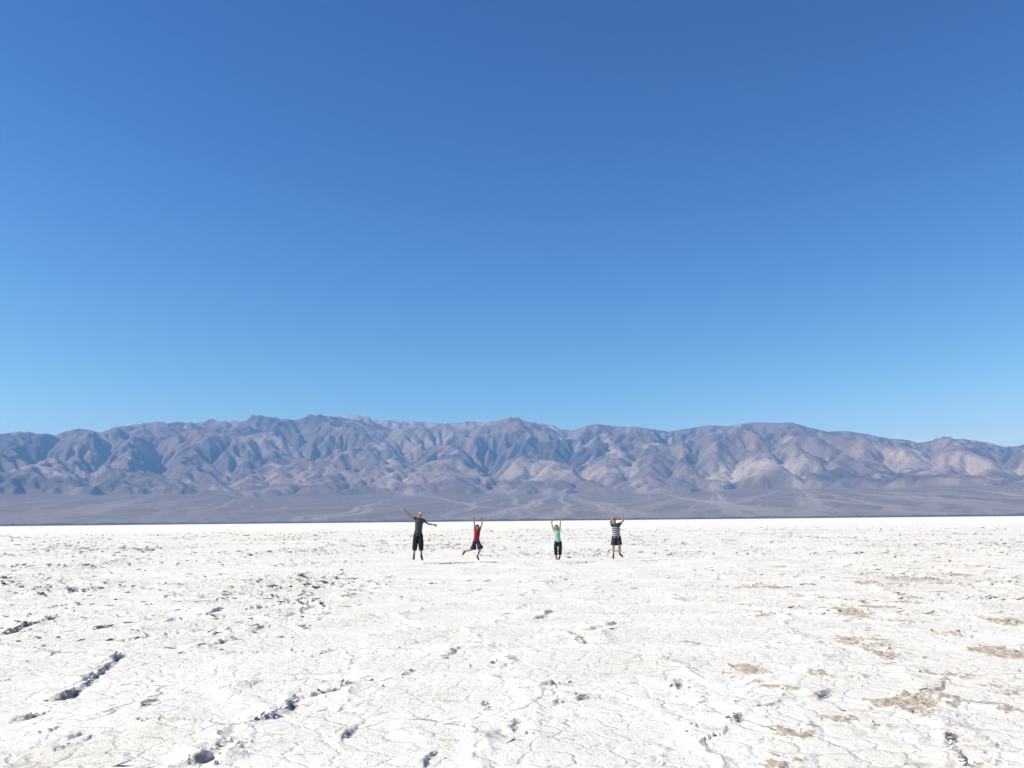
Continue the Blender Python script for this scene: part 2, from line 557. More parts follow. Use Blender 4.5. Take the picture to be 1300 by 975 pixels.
def fan_h(x, y):
    r = np.hypot(x, y); th = np.arctan2(x, y)
    t = (r - TOE) / (FOOT - TOE)
    v = 345 * np.clip(t, -.2, 3) * (.80 + .20 * np.clip(t, 0, 1.6)) + 22 * np.clip(t, 0, 1) * P(th * 16, r / 9000, 73)
    return np.where(t < 0, -6 + 345 * t * .1, v - 6 * np.exp(-t * 30))


def envelope(x, y):
    r = np.hypot(x, y); th = np.arctan2(x, y)
    rc = crest_r(th); hc = np.tan(sky_el(th)) * rc
    rf = foot_r(th)
    hf = fan_h(x, y)
    t = np.clip((r - rf) / (rc - rf), 0, 2)
    up = .46 * t ** .8 + .54 * t ** 1.8
    e = hf + np.maximum(hc - hf, 0) * np.where(t < 1, up, np.exp(-((t - 1) / .30) ** 2))
    e = np.where(r < rf, hf, np.maximum(e, hf * .5))
    rg = ridged(x / 5600, y / 5600, 76, 5, .55)
    e = np.where(r > rf, hf + (e - hf) * (.58 + .50 * rg + .34 * ridged(x / 2300, y / 2300, 77, 3, .5)), e)
    for (px, py, rr, wd) in HILLS:
        a, el = px_az_el(px, py)
        hx, hy = rr * math.sin(a), rr * math.cos(a)
        d = np.hypot(x - hx, (y - hy) * .8)
        top = math.tan(el) * rr
        e = np.where(r > rf - 150, np.maximum(e, hf + (top - hf) * np.exp(-(d / wd) ** 1.1) * (.8 + .4 * rg)), e)
    return e


def erode(e, fixed, dx, steps, k, fine=False):
    """stream-power carving of a height grid: the valleys branch the way real ones do"""
    ny, nx = e.shape
    jx, jy = np.meshgrid(np.arange(nx) * 1.0, np.arange(ny) * 1.0)
    h = e + 45 * fbm(jx / 7.0, jy / 7.0, 81, 4, .7)
    h = np.where(fixed, e, h)
    idx = np.arange(ny * nx).reshape(ny, nx)
    cell = 2.1 if fine else 1.0          # soft and hard rock: some belts are cut deep, some stay smooth
    soft = .30 + 1.15 * sstep(-.30, .35, fbm(jx / (44 * cell), jy / (60 * cell), 79, 4, .6))
    soft = (soft * np.where(np.hypot(jx - nx / 2, jy) * 80 / cell > 17500, .6, 1.0)).ravel()
    if fine:
        h = np.where(fixed, e, e + 22 * fbm(jx / 3.5, jy / 3.5, 82, 3, .7)); up = 0.0
    else:
        up = np.where(fixed, 0, e) * (1.0 / steps) * .55
        h = np.where(fixed, h, e * .55 + (h - e))
    for it in range(steps):
        h = h + up
        hp = np.pad(h, 1, mode='edge')
        ip = np.pad(idx, 1, mode='edge')
        best = np.zeros((ny, nx)); rec = idx.copy()
        low = np.full((ny, nx), 1e9)
        for dy in (-1, 0, 1):
            for dxx in (-1, 0, 1):
                if not (dy or dxx):
                    continue
                nb = hp[1 + dy:1 + dy + ny, 1 + dxx:1 + dxx + nx]
                s = (h - nb) / (1.4142 if dy and dxx else 1.0)
                low = np.minimum(low, nb)
                m_ = s > best
                best = np.where(m_, s, best)
                rec = np.where(m_, ip[1 + dy:1 + dy + ny, 1 + dxx:1 + dxx + nx], rec)
        pit = (best <= 0) & ~fixed
        h = np.where(pit, low + .5, h)
        hf_ = h.ravel(); order = np.argsort(-hf_, kind='stable').tolist()
        recl = rec.ravel().tolist()
        Ar = [1.0] * (ny * nx)
        for i in order:
            r_ = recl[i]
            if r_ != i:
                Ar[r_] += Ar[i]
        Fk = (k * soft * np.sqrt(np.array(Ar))).tolist()
        hl = hf_.tolist(); fx = fixed.ravel().tolist()
        for i in reversed(order):
            r_ = recl[i]
            if r_ != i and not fx[i]:
                f_ = Fk[i]; hr = hl[r_]
                if hl[i] > hr:
                    hl[i] = (hl[i] + f_ * hr) / (1 + f_)
        h = np.array(hl).reshape(ny, nx)
        # talus: limit the slope
        for _ in range(1):
            hp = np.pad(h, 1, mode='edge')
            avg = (hp[:-2, 1:-1] + hp[2:, 1:-1] + hp[1:-1, :-2] + hp[1:-1, 2:]) / 4
            lap = avg - h
            h = np.where(fixed, h, h + .012 * lap)
    return h, np.array(Ar).reshape(ny, nx)


def bilin(g, fx, fy):
    ny, nx = g.shape
    fx = np.clip(fx, 0, nx - 1.001); fy = np.clip(fy, 0, ny - 1.001)
    ix = fx.astype(int); iy = fy.astype(int); tx = fx - ix; ty = fy - iy
    return (g[iy, ix] * (1 - tx) + g[iy, ix + 1] * tx) * (1 - ty) + (g[iy + 1, ix] * (1 - tx) + g[iy + 1, ix + 1] * tx) * ty


def build_mountains():
    dx = 80.0
    gx = np.arange(-20500, 20500, dx); gy = np.arange(7800, 33000, dx)
    X, Y = np.meshgrid(gx, gy)
    e = envelope(X, Y)
    rr = np.hypot(X, Y); tt = np.arctan2(X, Y)
    fixed = rr < foot_r(tt) - 120
    h, Ar = erode(e, fixed, dx, 24, .070)
    # a second, finer pass cuts the small gullies
    gx2 = np.arange(-19000, 19000, 38.0); gy2 = np.arange(8000, 30600, 38.0)
    X2, Y2 = np.meshgrid(gx2, gy2)
    h2 = bilin(h, (X2 - gx[0] + 45 * P(X2 / 300, Y2 / 300, 83)) / dx, (Y2 - gy[0] + 45 * P(X2 / 300, Y2 / 300, 84)) / dx)
    fixed = np.hypot(X2, Y2) < foot_r(np.arctan2(X2, Y2)) - 120
    fixed[0] = fixed[-1] = True; fixed[:, 0] = fixed[:, -1] = True
    crag = .55 + .75 * sstep(-.35, .35, fbm(X2 / 2600, Y2 / 2600, 85, 3))
    tall = np.clip((h2 - fan_h(X2, Y2)) / 500.0, 0, 1) * ~fixed
    wX = X2 + 160 * P(X2 / 900, Y2 / 900, 88); wY = Y2 + 160 * P(X2 / 900, Y2 / 900, 89)
    h2 = h2 + tall * crag * (150 * (ridged(wX / 950, wY / 950, 86, 4, .62) - .42) + 45 * (ridged(wX / 310, wY / 310, 87, 3, .6) - .42))
    h, Ar = erode(h2, fixed, 38.0, 9, .075, True)
    gx, gy, dx = gx2, gy2, 38.0
    # polar sheet seen from the flat
    th = np.radians(np.linspace(-37.5, 37.5, 1010))
    rad = np.concatenate([np.geomspace(TOE - 260, FOOT - 300, 80)[:-1], np.geomspace(FOOT - 300, 30500, 340)])
    T, R = np.meshgrid(th, rad, indexing='ij')
    x = R * np.sin(T); y = R * np.cos(T)
    wx, wy = x, y
    hm = bilin(h, (wx - gx[0]) / dx, (wy - gy[0]) / dx)
    la = bilin(np.log(Ar), (wx - gx[0]) / dx, (wy - gy[0]) / dx)
    hf = fan_h(x, y)
    rf = foot_r(T)
    mt = sstep(-120, 500, R - rf)
    hm = np.where(R < rf - 200, hf, hm)
    hgt = np.maximum(hm - hf, 0)
    det = ridged(wx / 420, wy / 420, 95, 4, .6) - .42
    hm = hm + mt * det * (6 + np.clip(hgt * .035, 0, 32))
    hm = hm + mt * 9 * fbm(x / 130, y / 130, 97, 3, .6)
    # bring the crest to the height it has on the skyline
    for _ in range(3):
        el = np.arctan2(hm - CAM_H, R)
        cur = el.max(1)
        ratio = np.tan(sky_el(th)) / np.tan(cur)
        kk = np.exp(-np.linspace(-2, 2, 9) ** 2); kk /= kk.sum()
        ratio = np.convolve(np.pad(ratio, 4, mode='edge'), kk, 'valid')
        wgt = sstep(.35, .95, (R - rf) / (crest_r(T) - rf))
        hm = hm * (1 + (ratio[:, None] - 1) * wgt)
    # colour of the rock, with haze painted into the far crest
    gr = np.gradient(hm, axis=0) / (np.gradient(T, axis=0) * R)
    gd = np.gradient(hm, axis=1) / np.gradient(R, axis=1)
    slope = np.hypot(gr, gd)
    big = fbm(x / 3100, y / 3100, 101, 4, .55)
    mid = fbm(x / 800, y / 800, 103, 4, .6)
    band = np.sin((hm + 150 * mid + 90 * big + .10 * x) / 95.0)
    c = lambda *v: np.array(v)
    col = np.zeros(x.shape + (3,)) + c(.155, .115, .105)
    mx = lambda a, b, f: a * (1 - f[..., None]) + b * f[..., None]
    col = mx(col, c(.088, .068, .070), sstep(.02, .30, -big + .3 * mid))
    col = mx(col, c(.31, .225, .175), .8 * sstep(.05, .40, big + .5 * mid))
    col = mx(col, c(.27, .155, .12), .65 * sstep(.18, .42, fbm(x / 1500, y / 1500, 105, 4)))
    col = mx(col, c(.44, .37, .31), .7 * sstep(.16, .40, fbm(x / 620, y / 620, 107, 4, .6)))
    col = mx(col, c(.30, .255, .215), .30 * sstep(.2, .9, band) * sstep(-.1, .3, mid))
    col = mx(col, c(.36, .31, .265), .6 * sstep(3.2, 6.5, la) * sstep(.5, .15, slope))
    haze_pale = sstep(1250, 2150, hm + 350 * mid) * sstep(16500, 21000, R)  # paleness painted on the far crest in place of thicker haze
    col = mx(col, c(.40, .375, .365), .85 * haze_pale)
    col = mx(col, c(.52, .49, .47), .5 * haze_pale * sstep(.05, .4, mid))
    for (px, rr_, wd, f) in ((955, 11500, 900, .85), (1225, 12300, 800, .6), (700, 12100, 900, .45), (1150, 12000, 600, .4),
                             (345, 14500, 700, .5), (85, 12600, 700, .35), (880, 12500, 500, .3)):
        a = px_az_el(px, 600)[0]
        d = np.hypot(x - rr_ * math.sin(a), y - rr_ * math.cos(a))
        col = mx(col, c(.46, .38, .30), f * sstep(1.2, .3, d / wd + .5 * mid))
    # fan: varnished stones, pale washes spreading from the canyon mouths
    fan = np.zeros(x.shape + (3,)) + c(.180, .122, .088)
    fan = mx(fan, c(.19, .145, .12), sstep(-.1, .35, fbm(x / 900, y / 500, 111, 4)))
    wash = np.zeros(x.shape)
    for (px, sp, st) in ((-20, .5, .5), (120, .5, .5), (215, .5, .6), (330, .45, .6), (528, .75, 1.0), (640, .5, .8), (711, .75, 1.0),
                         (820, .6, .9), (905, .6, .9), (1010, .7, .9), (1110, .5, .7), (1190, .6, .9), (1290, .6, .7)):
        a = px_az_el(px, 622)[0]
        r0 = float(foot_r(np.array([a]))[0]) + 250
        ax, ay = r0 * math.sin(a), r0 * math.cos(a)
        ddx, ddy = x - ax, ay - y
        rho = np.hypot(ddx, ddy); phi = np.arctan2(ddx, ddy)
        phi = phi + .045 * P(rho / 800, rho * 0 + px, 113) + .018 * P(rho / 260, phi * 5, 114)
        win = np.exp(-(phi / (sp * 1.15)) ** 2) * sstep(-200, 200, ddy)
        s1 = sstep(.18, .60, P(phi * 17, rho / 6500 + px, 115) + .5 * P(phi * 52, rho / 3200, 116))
        wash = np.maximum(wash, st * win * np.maximum(s1, sstep(900, 100, rho) * sstep(.9, .2, np.abs(phi))) * (1 - .45 * sstep(1500, 3900, rho)))
    fan = mx(fan, c(.52, .43, .36), np.clip(wash, 0, 1) * .72)
    fan = mx(fan, c(.30, .262, .228), .55 * sstep(TOE + 1100, TOE + 500, R) * sstep(-.3, .3, fbm(T * 60, R / 300, 118, 3)))
    fan = mx(fan, c(.055, .052, .042), sstep(TOE + 240, TOE + 150, R + 60 * P(T * 90, R / 400, 117)))
    k = sstep(-180, 160, R - rf + 220 * mid)
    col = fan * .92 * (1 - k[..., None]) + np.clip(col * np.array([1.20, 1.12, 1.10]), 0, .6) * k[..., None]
    nu, nv = len(th), len(rad)
    V = np.stack([x, y, hm], -1).reshape(-1, 3)
    is_fan = (R < rf)[:-1, :-1]
    back = (R < crest_r(T) + 2000)[:-1, :-1]
    N = Nodes('desert rock')
    pos = N.n('ShaderNodeNewGeometry').outputs['Position']
    n1 = N.noise(pos, .010, 5, .65); n2 = N.noise(pos, .035, 4, .65)
    cc = N.attr('rock').outputs['Color']
    cc = N.mix(N.math('MULTIPLY', N.ramp(n2, .35, .65), .38), cc, (.085, .07, .066))
    N.l(cc, N.b.inputs['Base Color'])
    N.b.inputs['Roughness'].default_value = .95
    N.b.inputs['Specular IOR Level'].default_value = .1
    N.l(N.bump(n2, 12, .7, N.bump(n1, 34, .7)), N.b.inputs['Normal'])
    G = Nodes('fan gravel')
    pos = G.n('ShaderNodeNewGeometry').outputs['Position']
    g2 = G.noise(pos, .03, 5, .7)
    cc = G.mix(G.math('MULTIPLY', G.ramp(g2, .35, .65), .3), G.attr('rock').outputs['Color'], (.10, .085, .078))
    G.l(cc, G.b.inputs['Base Color'])
    G.b.inputs['Roughness'].default_value = .95
    G.b.inputs['Specular IOR Level'].default_value = .1
    G.l(G.bump(g2, 5, .6), G.b.inputs['Normal'])
    colf = col.reshape(-1, 3)
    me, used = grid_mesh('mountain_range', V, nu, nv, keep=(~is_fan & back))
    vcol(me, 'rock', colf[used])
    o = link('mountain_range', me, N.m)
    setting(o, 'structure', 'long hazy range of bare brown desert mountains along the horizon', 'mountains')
    me, used = grid_mesh('alluvial_fan', V, nu, nv, keep=is_fan)
    vcol(me, 'rock', colf[used])
    o = link('alluvial_fan', me, G.m)
    setting(o, 'structure', 'dark gravel fan with pale washes sloping down to the salt', 'terrain')
    return float(hm.max())


TOP = build_mountains()


# ------------------------------------------------------------------ many small things nobody could count
def clumps(name, pos, size, squash, colr, mat, subdiv=1):
    """low lumps, one mesh"""
    bm = bmesh.new(); bmesh.ops.create_icosphere(bm, subdivisions=subdiv, radius=1)
    bv = np.array([v.co[:] for v in bm.verts]); bf = np.array([[v.index for v in f.verts] for f in bm.faces]); bm.free()
    n = len(pos); nv = len(bv)
    sc = 1 + .45 * (RNG.random((n, nv, 1)) - .5) * 2
    a = RNG.random(n) * 6.283
    ca, sa = np.cos(a), np.sin(a)
    st = np.stack([.7 + .9 * RNG.random(n), .7 + .5 * RNG.random(n), squash * (.6 + .8 * RNG.random(n))], -1)
    v = bv[None] * sc * st[:, None, :] * size[:, None, None]
    vx = v[..., 0] * ca[:, None] - v[..., 1] * sa[:, None]; vy = v[..., 0] * sa[:, None] + v[..., 1] * ca[:, None]
    v = np.stack([vx, vy, v[..., 2]], -1) + pos[:, None, :]
    f = (bf[None] + (np.arange(n) * nv)[:, None, None]).reshape(-1, 3)
    me = bpy.data.meshes.new(name)
    me.vertices.add(n * nv); me.vertices.foreach_set('co', v.astype(np.float32).reshape(-1))
    me.loops.add(len(f) * 3); me.loops.foreach_set('vertex_index', f.astype(np.int32).reshape(-1))
    me.polygons.add(len(f)); me.polygons.foreach_set('loop_start', np.arange(0, len(f) * 3, 3, dtype=np.int32))
    me.update(calc_edges=True)
    vcol(me, 'tint', np.repeat(colr, nv, axis=0))
    return link(name, me, mat)


def tint_material(name, scale):
    N = Nodes(name)
    pos = N.n('ShaderNodeNewGeometry').outputs['Position']
    n1 = N.noise(pos, scale, 3, .6)
    c = N.mix(N.math('MULTIPLY', N.ramp(n1, .3, .7), .4), N.attr('tint').outputs['Color'], (.30, .26, .22))
    N.l(c, N.b.inputs['Base Color']); N.b.inputs['Roughness'].default_value = .9
    N.l(N.bump(n1, .3 / scale, .5), N.b.inputs['Normal'])
    return N.m


def build_rubble():
    n = 220000
    D = 5 * (235 / 5.0) ** RNG.random(n)
    a = np.radians((RNG.random(n) - .5) * 70)
    x, y = D * np.sin(a), D * np.cos(a)
    z, dirt, wall, crust, R, edge, _, _ = ground_fields(x, y)
    p = np.clip(.10 * R ** 2 + .14 * dirt + .5 * edge * R, 0, 1) * (.25 + .75 * sstep(6, 22, D)) + .35 * wall * sstep(14, 9, D)
    clus = np.maximum(sstep(.05, .5, P(x / .8, y / 1.0, 201)), .7 * wall * sstep(14, 9, D))
    k = RNG.random(n) < p * clus
    x, y, z, D, dirt = x[k], y[k], z[k], D[k], dirt[k]
    n = len(x)
    size = (.0045 + .016 * RNG.random(n) ** 2.6) * (.75 + D / 16)
    size = np.minimum(size, .02 + D * .0008)
    base = np.array([[.82, .79, .73], [.33, .27, .205], [.17, .145, .125], [.45, .40, .345]])
    wts = RNG.random(n)
    salty = np.clip(1.15 - D / 26, .25, .9)
    ci = np.where(dirt > .4, np.where(wts < .6, 1, 2), np.where(RNG.random(n) < salty, 0, np.where(wts < .35, 0, np.where(wts < .55, 1, np.where(wts < .8, 2, 3)))))
    col = base[ci] * (.8 + .4 * RNG.random((n, 1)))
    o = clumps('salt_rubble', np.stack([x, y, z + size * .2], -1), size, .75, col, tint_material('salt clods', 60))
    o['kind'] = 'stuff'
    o['label'] = 'small broken salt and mud clods strewn over the white crust'
    o['category'] = 'rubble'
    return n


build_rubble()


def build_scrub():
    n = 2600
    a = np.radians((RNG.random(n) - .5) * 74)
    r = TOE + 30 + 240 * RNG.random(n) ** 1.5
    k = P(a * 55, a * 0, 211) + .5 * P(a * 260, a * 0, 212) > -.25
    a, r = a[k], r[k]
    x, y = r * np.sin(a), r * np.cos(a)
    z = fan_h(x, y)
    n = len(x)
    size = 1.4 + 3.6 * RNG.random(n) ** 2
    col = np.array([[.060, .058, .040]]) * (.7 + .7 * RNG.random((n, 1)))
    o = clumps('desert_scrub', np.stack([x, y, z + size * .4], -1), size, .8, col, tint_material('scrub leaves', .8))
    o['kind'] = 'stuff'
    o['label'] = 'thin dark line of desert scrub where the gravel meets the salt'
    o['category'] = 'scrub'


build_scrub()


# ------------------------------------------------------------------ broken plates of crust
def slab_mesh(name, seed, mats):
    r = random.Random(seed)
    n = r.choice((6, 7, 8))
    bm = bmesh.new()
    top, mid, bot = [], [], []
    for i in range(n):
        a = 6.28318 * (i + .55 * (r.random() - .5)) / n
        k = .62 + .5 * r.random()
        x, y = k * math.cos(a), .75 * k * math.sin(a)
        top.append(bm.verts.new((x * .93, y * .93, .16 + .10 * (r.random() - .5))))
        bot.append(bm.verts.new((x * (.70 + .4 * r.random()), y * (.70 + .4 * r.random()), -.20 + .16 * (r.random() - .5))))
    c = bm.verts.new((.1 * (r.random() - .5), .1 * (r.random() - .5), .20 + .08 * r.random()))
    for i in range(n):
        k = (i + 1) % n
        f = bm.faces.new((c, top[i], top[k])); f.material_index = 0
        f = bm.faces.new((top[i], bot[i], bot[k], top[k])); f.material_index = 1
    f = bm.faces.new(bot[::-1]); f.material_index = 1
    bmesh.ops.recalc_face_normals(bm, faces=bm.faces)
    me = bpy.data.meshes.new(name); bm.to_mesh(me); bm.free()
    for m_ in mats:
        me.materials.append(m_)
    return me


def build_slabs(flat):
    def mat(name, c0, c1, c2):
        N = Nodes(name)
        pos = N.n('ShaderNodeNewGeometry').outputs['Position']
        n1 = N.noise(pos, 34, 4, .7); n2 = N.noise(pos, 5, 3, .6)
        c = N.mix(N.ramp(n1, .40, .66), c0, c1)
        c = N.mix(N.math('MULTIPLY', N.ramp(n2, .48, .62), .7), c, c2)
        N.l(c, N.b.inputs['Base Color']); N.b.inputs['Roughness'].default_value = .9
        N.l(N.bump(n1, .02, .8), N.b.inputs['Normal'])
        return N.m
    m_top = mat('slab salt', (.86, .845, .82), (.74, .715, .68), (.60, .56, .50))
    m_side = mat('slab broken edge', (.44, .40, .355), (.25, .22, .19), (.66, .625, .57))
    protos = [slab_mesh('salt_slab', 900 + k, (m_top, m_side)) for k in range(14)]
    items = []                       # x, y, size, thickness, yaw, tilt, tilt direction, lift
    # along the broken ridges and the darkened shadow lines: plates heaved up on the sunny side, leaning over the crack
    for pts, amp in CRACKS_AND_SHADOW_LINES:
        if amp < .045:
            continue
        g = [on_ground(*p) for p in pts]
        for (ax, ay), (bx, by) in zip(g, g[1:]):
            Ls = math.hypot(bx - ax, by - ay)
            nx_, ny_ = (by - ay) / Ls, -(bx - ax) / Ls
            if nx_ < 0:
                nx_, ny_ = -nx_, -ny_
            k = max(1, int(Ls / .045))
            for i in range(k):
                if random.random() < .30:
                    continue
                t = (i + random.random()) / k
                sz = amp * (.14 + .34 * random.random() ** 2)
                off = .05 * (random.random() - .62)
                x = ax + (bx - ax) * t + nx_ * off + .02 * (random.random() - .5)
                y = ay + (by - ay) * t + ny_ * off + .02 * (random.random() - .5)
                items.append((x, y, sz, .45 + .4 * random.random(), random.random() * 6.28, .2 + .6 * random.random(),
                              math.atan2(ny_, nx_) + (random.random() - .5) * .9, .25, 1.0))
    n0 = len(items)
    n = 520000
    D = 6.5 * (235 / 6.5) ** (RNG.random(n) ** .85)
    a = np.radians((RNG.random(n) - .5) * 71)
    x, y = D * np.sin(a), D * np.cos(a)
    _, dirt, wall, crust, Rf, edge, _, _ = ground_fields(x, y)
    pr = np.clip(1.1 * edge * (Rf ** 1.3) + .025 * Rf, 0, 1) * (.12 + .88 * sstep(9, 20, D)) * .62
    k = RNG.random(n) < pr
    x, y, D, Rf = x[k], y[k], D[k], Rf[k]
    ee = [ground_fields(x + a_, y + b_)[6] for a_, b_ in ((0, 0), (.02, 0), (0, .02))]
    gxx, gyy = ee[1] - ee[0], ee[2] - ee[0]
    tang = np.arctan2(gxx, -gyy)
    for i in range(len(x)):
        u = random.random()
        sz = (.015 + .046 * u ** 2.5) * (.7 + .6 * Rf[i]) * (1 + D[i] / 60)
        items.append((x[i], y[i], sz, .20 + .28 * random.random(), tang[i] + .5 * (random.random() - .5), .42 * random.random() ** 1.3,
                      -.6 + (random.random() - .5) * 2.6, .10, 1 + 1.5 * random.random()))
    z = ground_fields(np.array([q[0] for q in items]), np.array([q[1] for q in items]))[0]
    show = np.array([q[2] / math.hypot(q[0], q[1]) for q in items])
    order = np.argsort(-show)
    Z = Vector((0, 0, 1))

    def matrix(i):
        x_, y_, sz, th_, yaw, tilt, td, lift, lg = items[i]
        ax = Vector((-math.sin(td), math.cos(td), 0))
        Rm = Matrix.Rotation(-tilt, 4, ax) @ Matrix.Rotation(yaw, 4, 'Z') @ Matrix.Diagonal((sz * lg, sz, sz * th_ * 1.6, 1))
        return Matrix.Translation((x_, y_, z[i] + sz * lift)) @ Rm
    single = order[:290]
    for i in single:
        o = link('salt_slab', protos[i % len(protos)], None, flat)
        o.matrix_world = matrix(i)
    V, F, MI, off = [], [], [], 0
    pv = [np.array([v.co[:] for v in p.vertices]) for p in protos]
    pf = [[tuple(f.vertices) for f in p.polygons] for p in protos]
    pm = [[f.material_index for f in p.polygons] for p in protos]
    for i in order[290:]:
        Mx = np.array(matrix(i)); q = i % len(protos)
        V.append(pv[q] @ Mx[:3, :3].T + Mx[:3, 3])
        F.extend([tuple(k_ + off for k_ in f) for f in pf[q]]); MI.extend(pm[q])
        off += len(pv[q])
    me = bpy.data.meshes.new('salt_slab_litter')
    me.from_pydata(np.concatenate(V).tolist(), [], F)
    me.materials.append(m_top); me.materials.append(m_side)
    me.polygons.foreach_set('material_index', MI)
    me.update()
    o = link('salt_slab_litter', me)
    o['kind'] = 'stuff'; o['label'] = 'countless small broken plates of salt crust scattered to the far edge'; o['category'] = 'salt slabs'
    


build_slabs(SALT)


# ------------------------------------------------------------------ the four jumpers
def capsule(bm, a, b, ra, rb, seg=14, hemi=4):
    a, b = Vector(a), Vector(b)
    ax = (b - a)
    ax = ax.normalized() if ax.length > 1e-6 else Vector((0, 0, 1))
    u = ax.orthogonal().normalized(); v = ax.cross(u)
    prof = []
    for k in range(1, hemi + 1):
        t = math.pi / 2 * k / hemi
        prof.append((a - ax * ra * math.cos(t), ra * math.sin(t)))
    for k in range(0, hemi):
        t = math.pi / 2 * k / hemi
        prof.append((b + ax * rb * math.sin(t), rb * math.cos(t)))
    rings = []
    for c, r in prof:
        rings.append([bm.verts.new(c + (u * math.cos(6.28318 * i / seg) + v * math.sin(6.28318 * i / seg)) * r) for i in range(seg)])
    s0 = bm.verts.new(a - ax * ra); s1 = bm.verts.new(b + ax * rb)
    for p, q in zip(rings, rings[1:]):
        for i in range(seg):
            bm.faces.new((p[i], p[(i + 1) % seg], q[(i + 1) % seg], q[i]))
    for i in range(seg):
        bm.faces.new((s0, rings[0][(i + 1) % seg], rings[0][i]))
        bm.faces.new((s1, rings[-1][i], rings[-1][(i + 1) % seg]))


def loft(bm, rings, seg=20):
    """rings: (centre, side vector, front vector); flat ends"""
    rs = []
    for c, sx, fy in rings:
        rs.append([bm.verts.new(c + sx * math.cos(6.28318 * i / seg) + fy * math.sin(6.28318 * i / seg)) for i in range(seg)])
    for p, q in zip(rs, rs[1:]):
        for i in range(seg):
            bm.faces.new((p[i], p[(i + 1) % seg], q[(i + 1) % seg], q[i]))
    bm.faces.new(rs[0][::-1]); bm.faces.new(rs[-1])


def tube(bm, pts, radii, flat=1.0, seg=18):
    pts = [Vector(p) for p in pts]
    rings = []
    for k, (p, r) in enumerate(zip(pts, radii)):
        a = pts[max(0, k - 1)]; b = pts[min(len(pts) - 1, k + 1)]
        ax = (b - a).normalized()
        sx = ax.cross(Vector((0, 1, 0)))
        sx = sx.normalized() if sx.length > .05 else Vector((1, 0, 0))
        fy = ax.cross(sx).normalized()
        rings.append((p, sx * r, fy * r * flat))
    loft(bm, rings, seg)


def ball(bm, c, rx, ry, rz, rot=None, sub=3):
    r = bmesh.ops.create_icosphere(bm, subdivisions=sub, radius=1)
    M = rot or Matrix.Identity(3)
    for v in r['verts']:
        v.co = Vector(c) + M @ Vector((v.co.x * rx, v.co.y * ry, v.co.z * rz))


def fuse(name, bm, voxel, smooth, ratio, mat, parent, wrinkle=0.0, seed=0):
    bmesh.ops.recalc_face_normals(bm, faces=bm.faces)
    me = bpy.data.meshes.new('raw'); bm.to_mesh(me); bm.free()
    o = bpy.data.objects.new('raw', me); COL.objects.link(o)
    md = o.modifiers.new('r', 'REMESH'); md.mode = 'VOXEL'; md.voxel_size = voxel
    if smooth:
        md = o.modifiers.new('s', 'SMOOTH'); md.factor = .5; md.iterations = smooth
    if ratio < 1:
        md = o.modifiers.new('d', 'DECIMATE'); md.ratio = ratio
    dg = bpy.context.evaluated_depsgraph_get()
    res = bpy.data.meshes.new_from_object(o.evaluated_get(dg))
    bpy.data.objects.remove(o); bpy.data.meshes.remove(me)
    n = len(res.vertices)
    if wrinkle:
        co = np.empty(n * 3, np.float32); res.vertices.foreach_get('co', co); co = co.reshape(-1, 3).astype(float)
        no = np.empty(n * 3, np.float32); res.vertex_normals.foreach_get('vector', no); no = no.reshape(-1, 3)
        q = P(co[:, 0] / .11 + co[:, 2] / .21, co[:, 2] / .075 + co[:, 1] / .13, seed) + .5 * P(co[:, 0] / .05 + co[:, 1] / .06, co[:, 2] / .045, seed + 1)
        co = co + no * (wrinkle * q)[:, None]
        res.vertices.foreach_set('co', co.astype(np.float32).reshape(-1))
    res.polygons.foreach_set('use_smooth', np.full(len(res.polygons), True))
    res.name = name
    res.update()
    return link(name, res, mat, parent)


def plain(name, col, rough=.85, scale=180, var=.18, bump=.0015, sss=0.0):
    N = Nodes(name)
    pos = N.n('ShaderNodeTexCoord').outputs['Object']
    n1 = N.noise(pos, scale, 2); n2 = N.noise(pos, 9, 3)
    c = N.mix(N.math('MULTIPLY', n2, var * 2), col, tuple(.72 * k for k in col))
    N.l(c, N.b.inputs['Base Color']); N.b.inputs['Roughness'].default_value = rough
    N.b.inputs['Specular IOR Level'].default_value = .3
    N.l(N.bump(n1, bump, .6), N.b.inputs['Normal'])
    if sss:
        N.b.inputs['Subsurface Weight'].default_value = sss
        N.b.inputs['Subsurface Radius'].default_value = (.012, .005, .003)
    return N.m


def striped(name, dark, light, z0, period, width):
    N = Nodes(name)
    pos = N.n('ShaderNodeTexCoord').outputs['Object']
    z = N.n('ShaderNodeSeparateXYZ'); N.l(pos, z.inputs[0])
    n2 = N.noise(pos, 7, 2)
    zz = N.math('ADD', z.outputs[2], N.math('MULTIPLY', n2, .012))
    ph = N.math('FRACT', N.math('DIVIDE', N.math('SUBTRACT', z0, zz), period))
    on = N.math('LESS_THAN', ph, width / period)
    on = N.math('MULTIPLY', on, N.math('LESS_THAN', zz, z0))
    c = N.mix(on, dark, light)
    N.l(c, N.b.inputs['Base Color']); N.b.inputs['Roughness'].default_value = .9
    N.l(N.bump(N.noise(pos, 200, 2), .0015, .5), N.b.inputs['Normal'])
    return N.m


M_SKIN = plain('skin tanned', (.30, .165, .115), .55, 300, .10, .0008, .1)
M_SKIN2 = plain('skin fair', (.42, .25, .18), .55, 300, .10, .0008, .1)
M_EYE = plain('eye white', (.75, .73, .70), .3, 50, .0, 0)
M_IRIS = plain('iris', (.06, .045, .03), .3, 50, .0, 0)
M_LIP = plain('lips', (.36, .14, .12), .5, 200, .1, .0005)


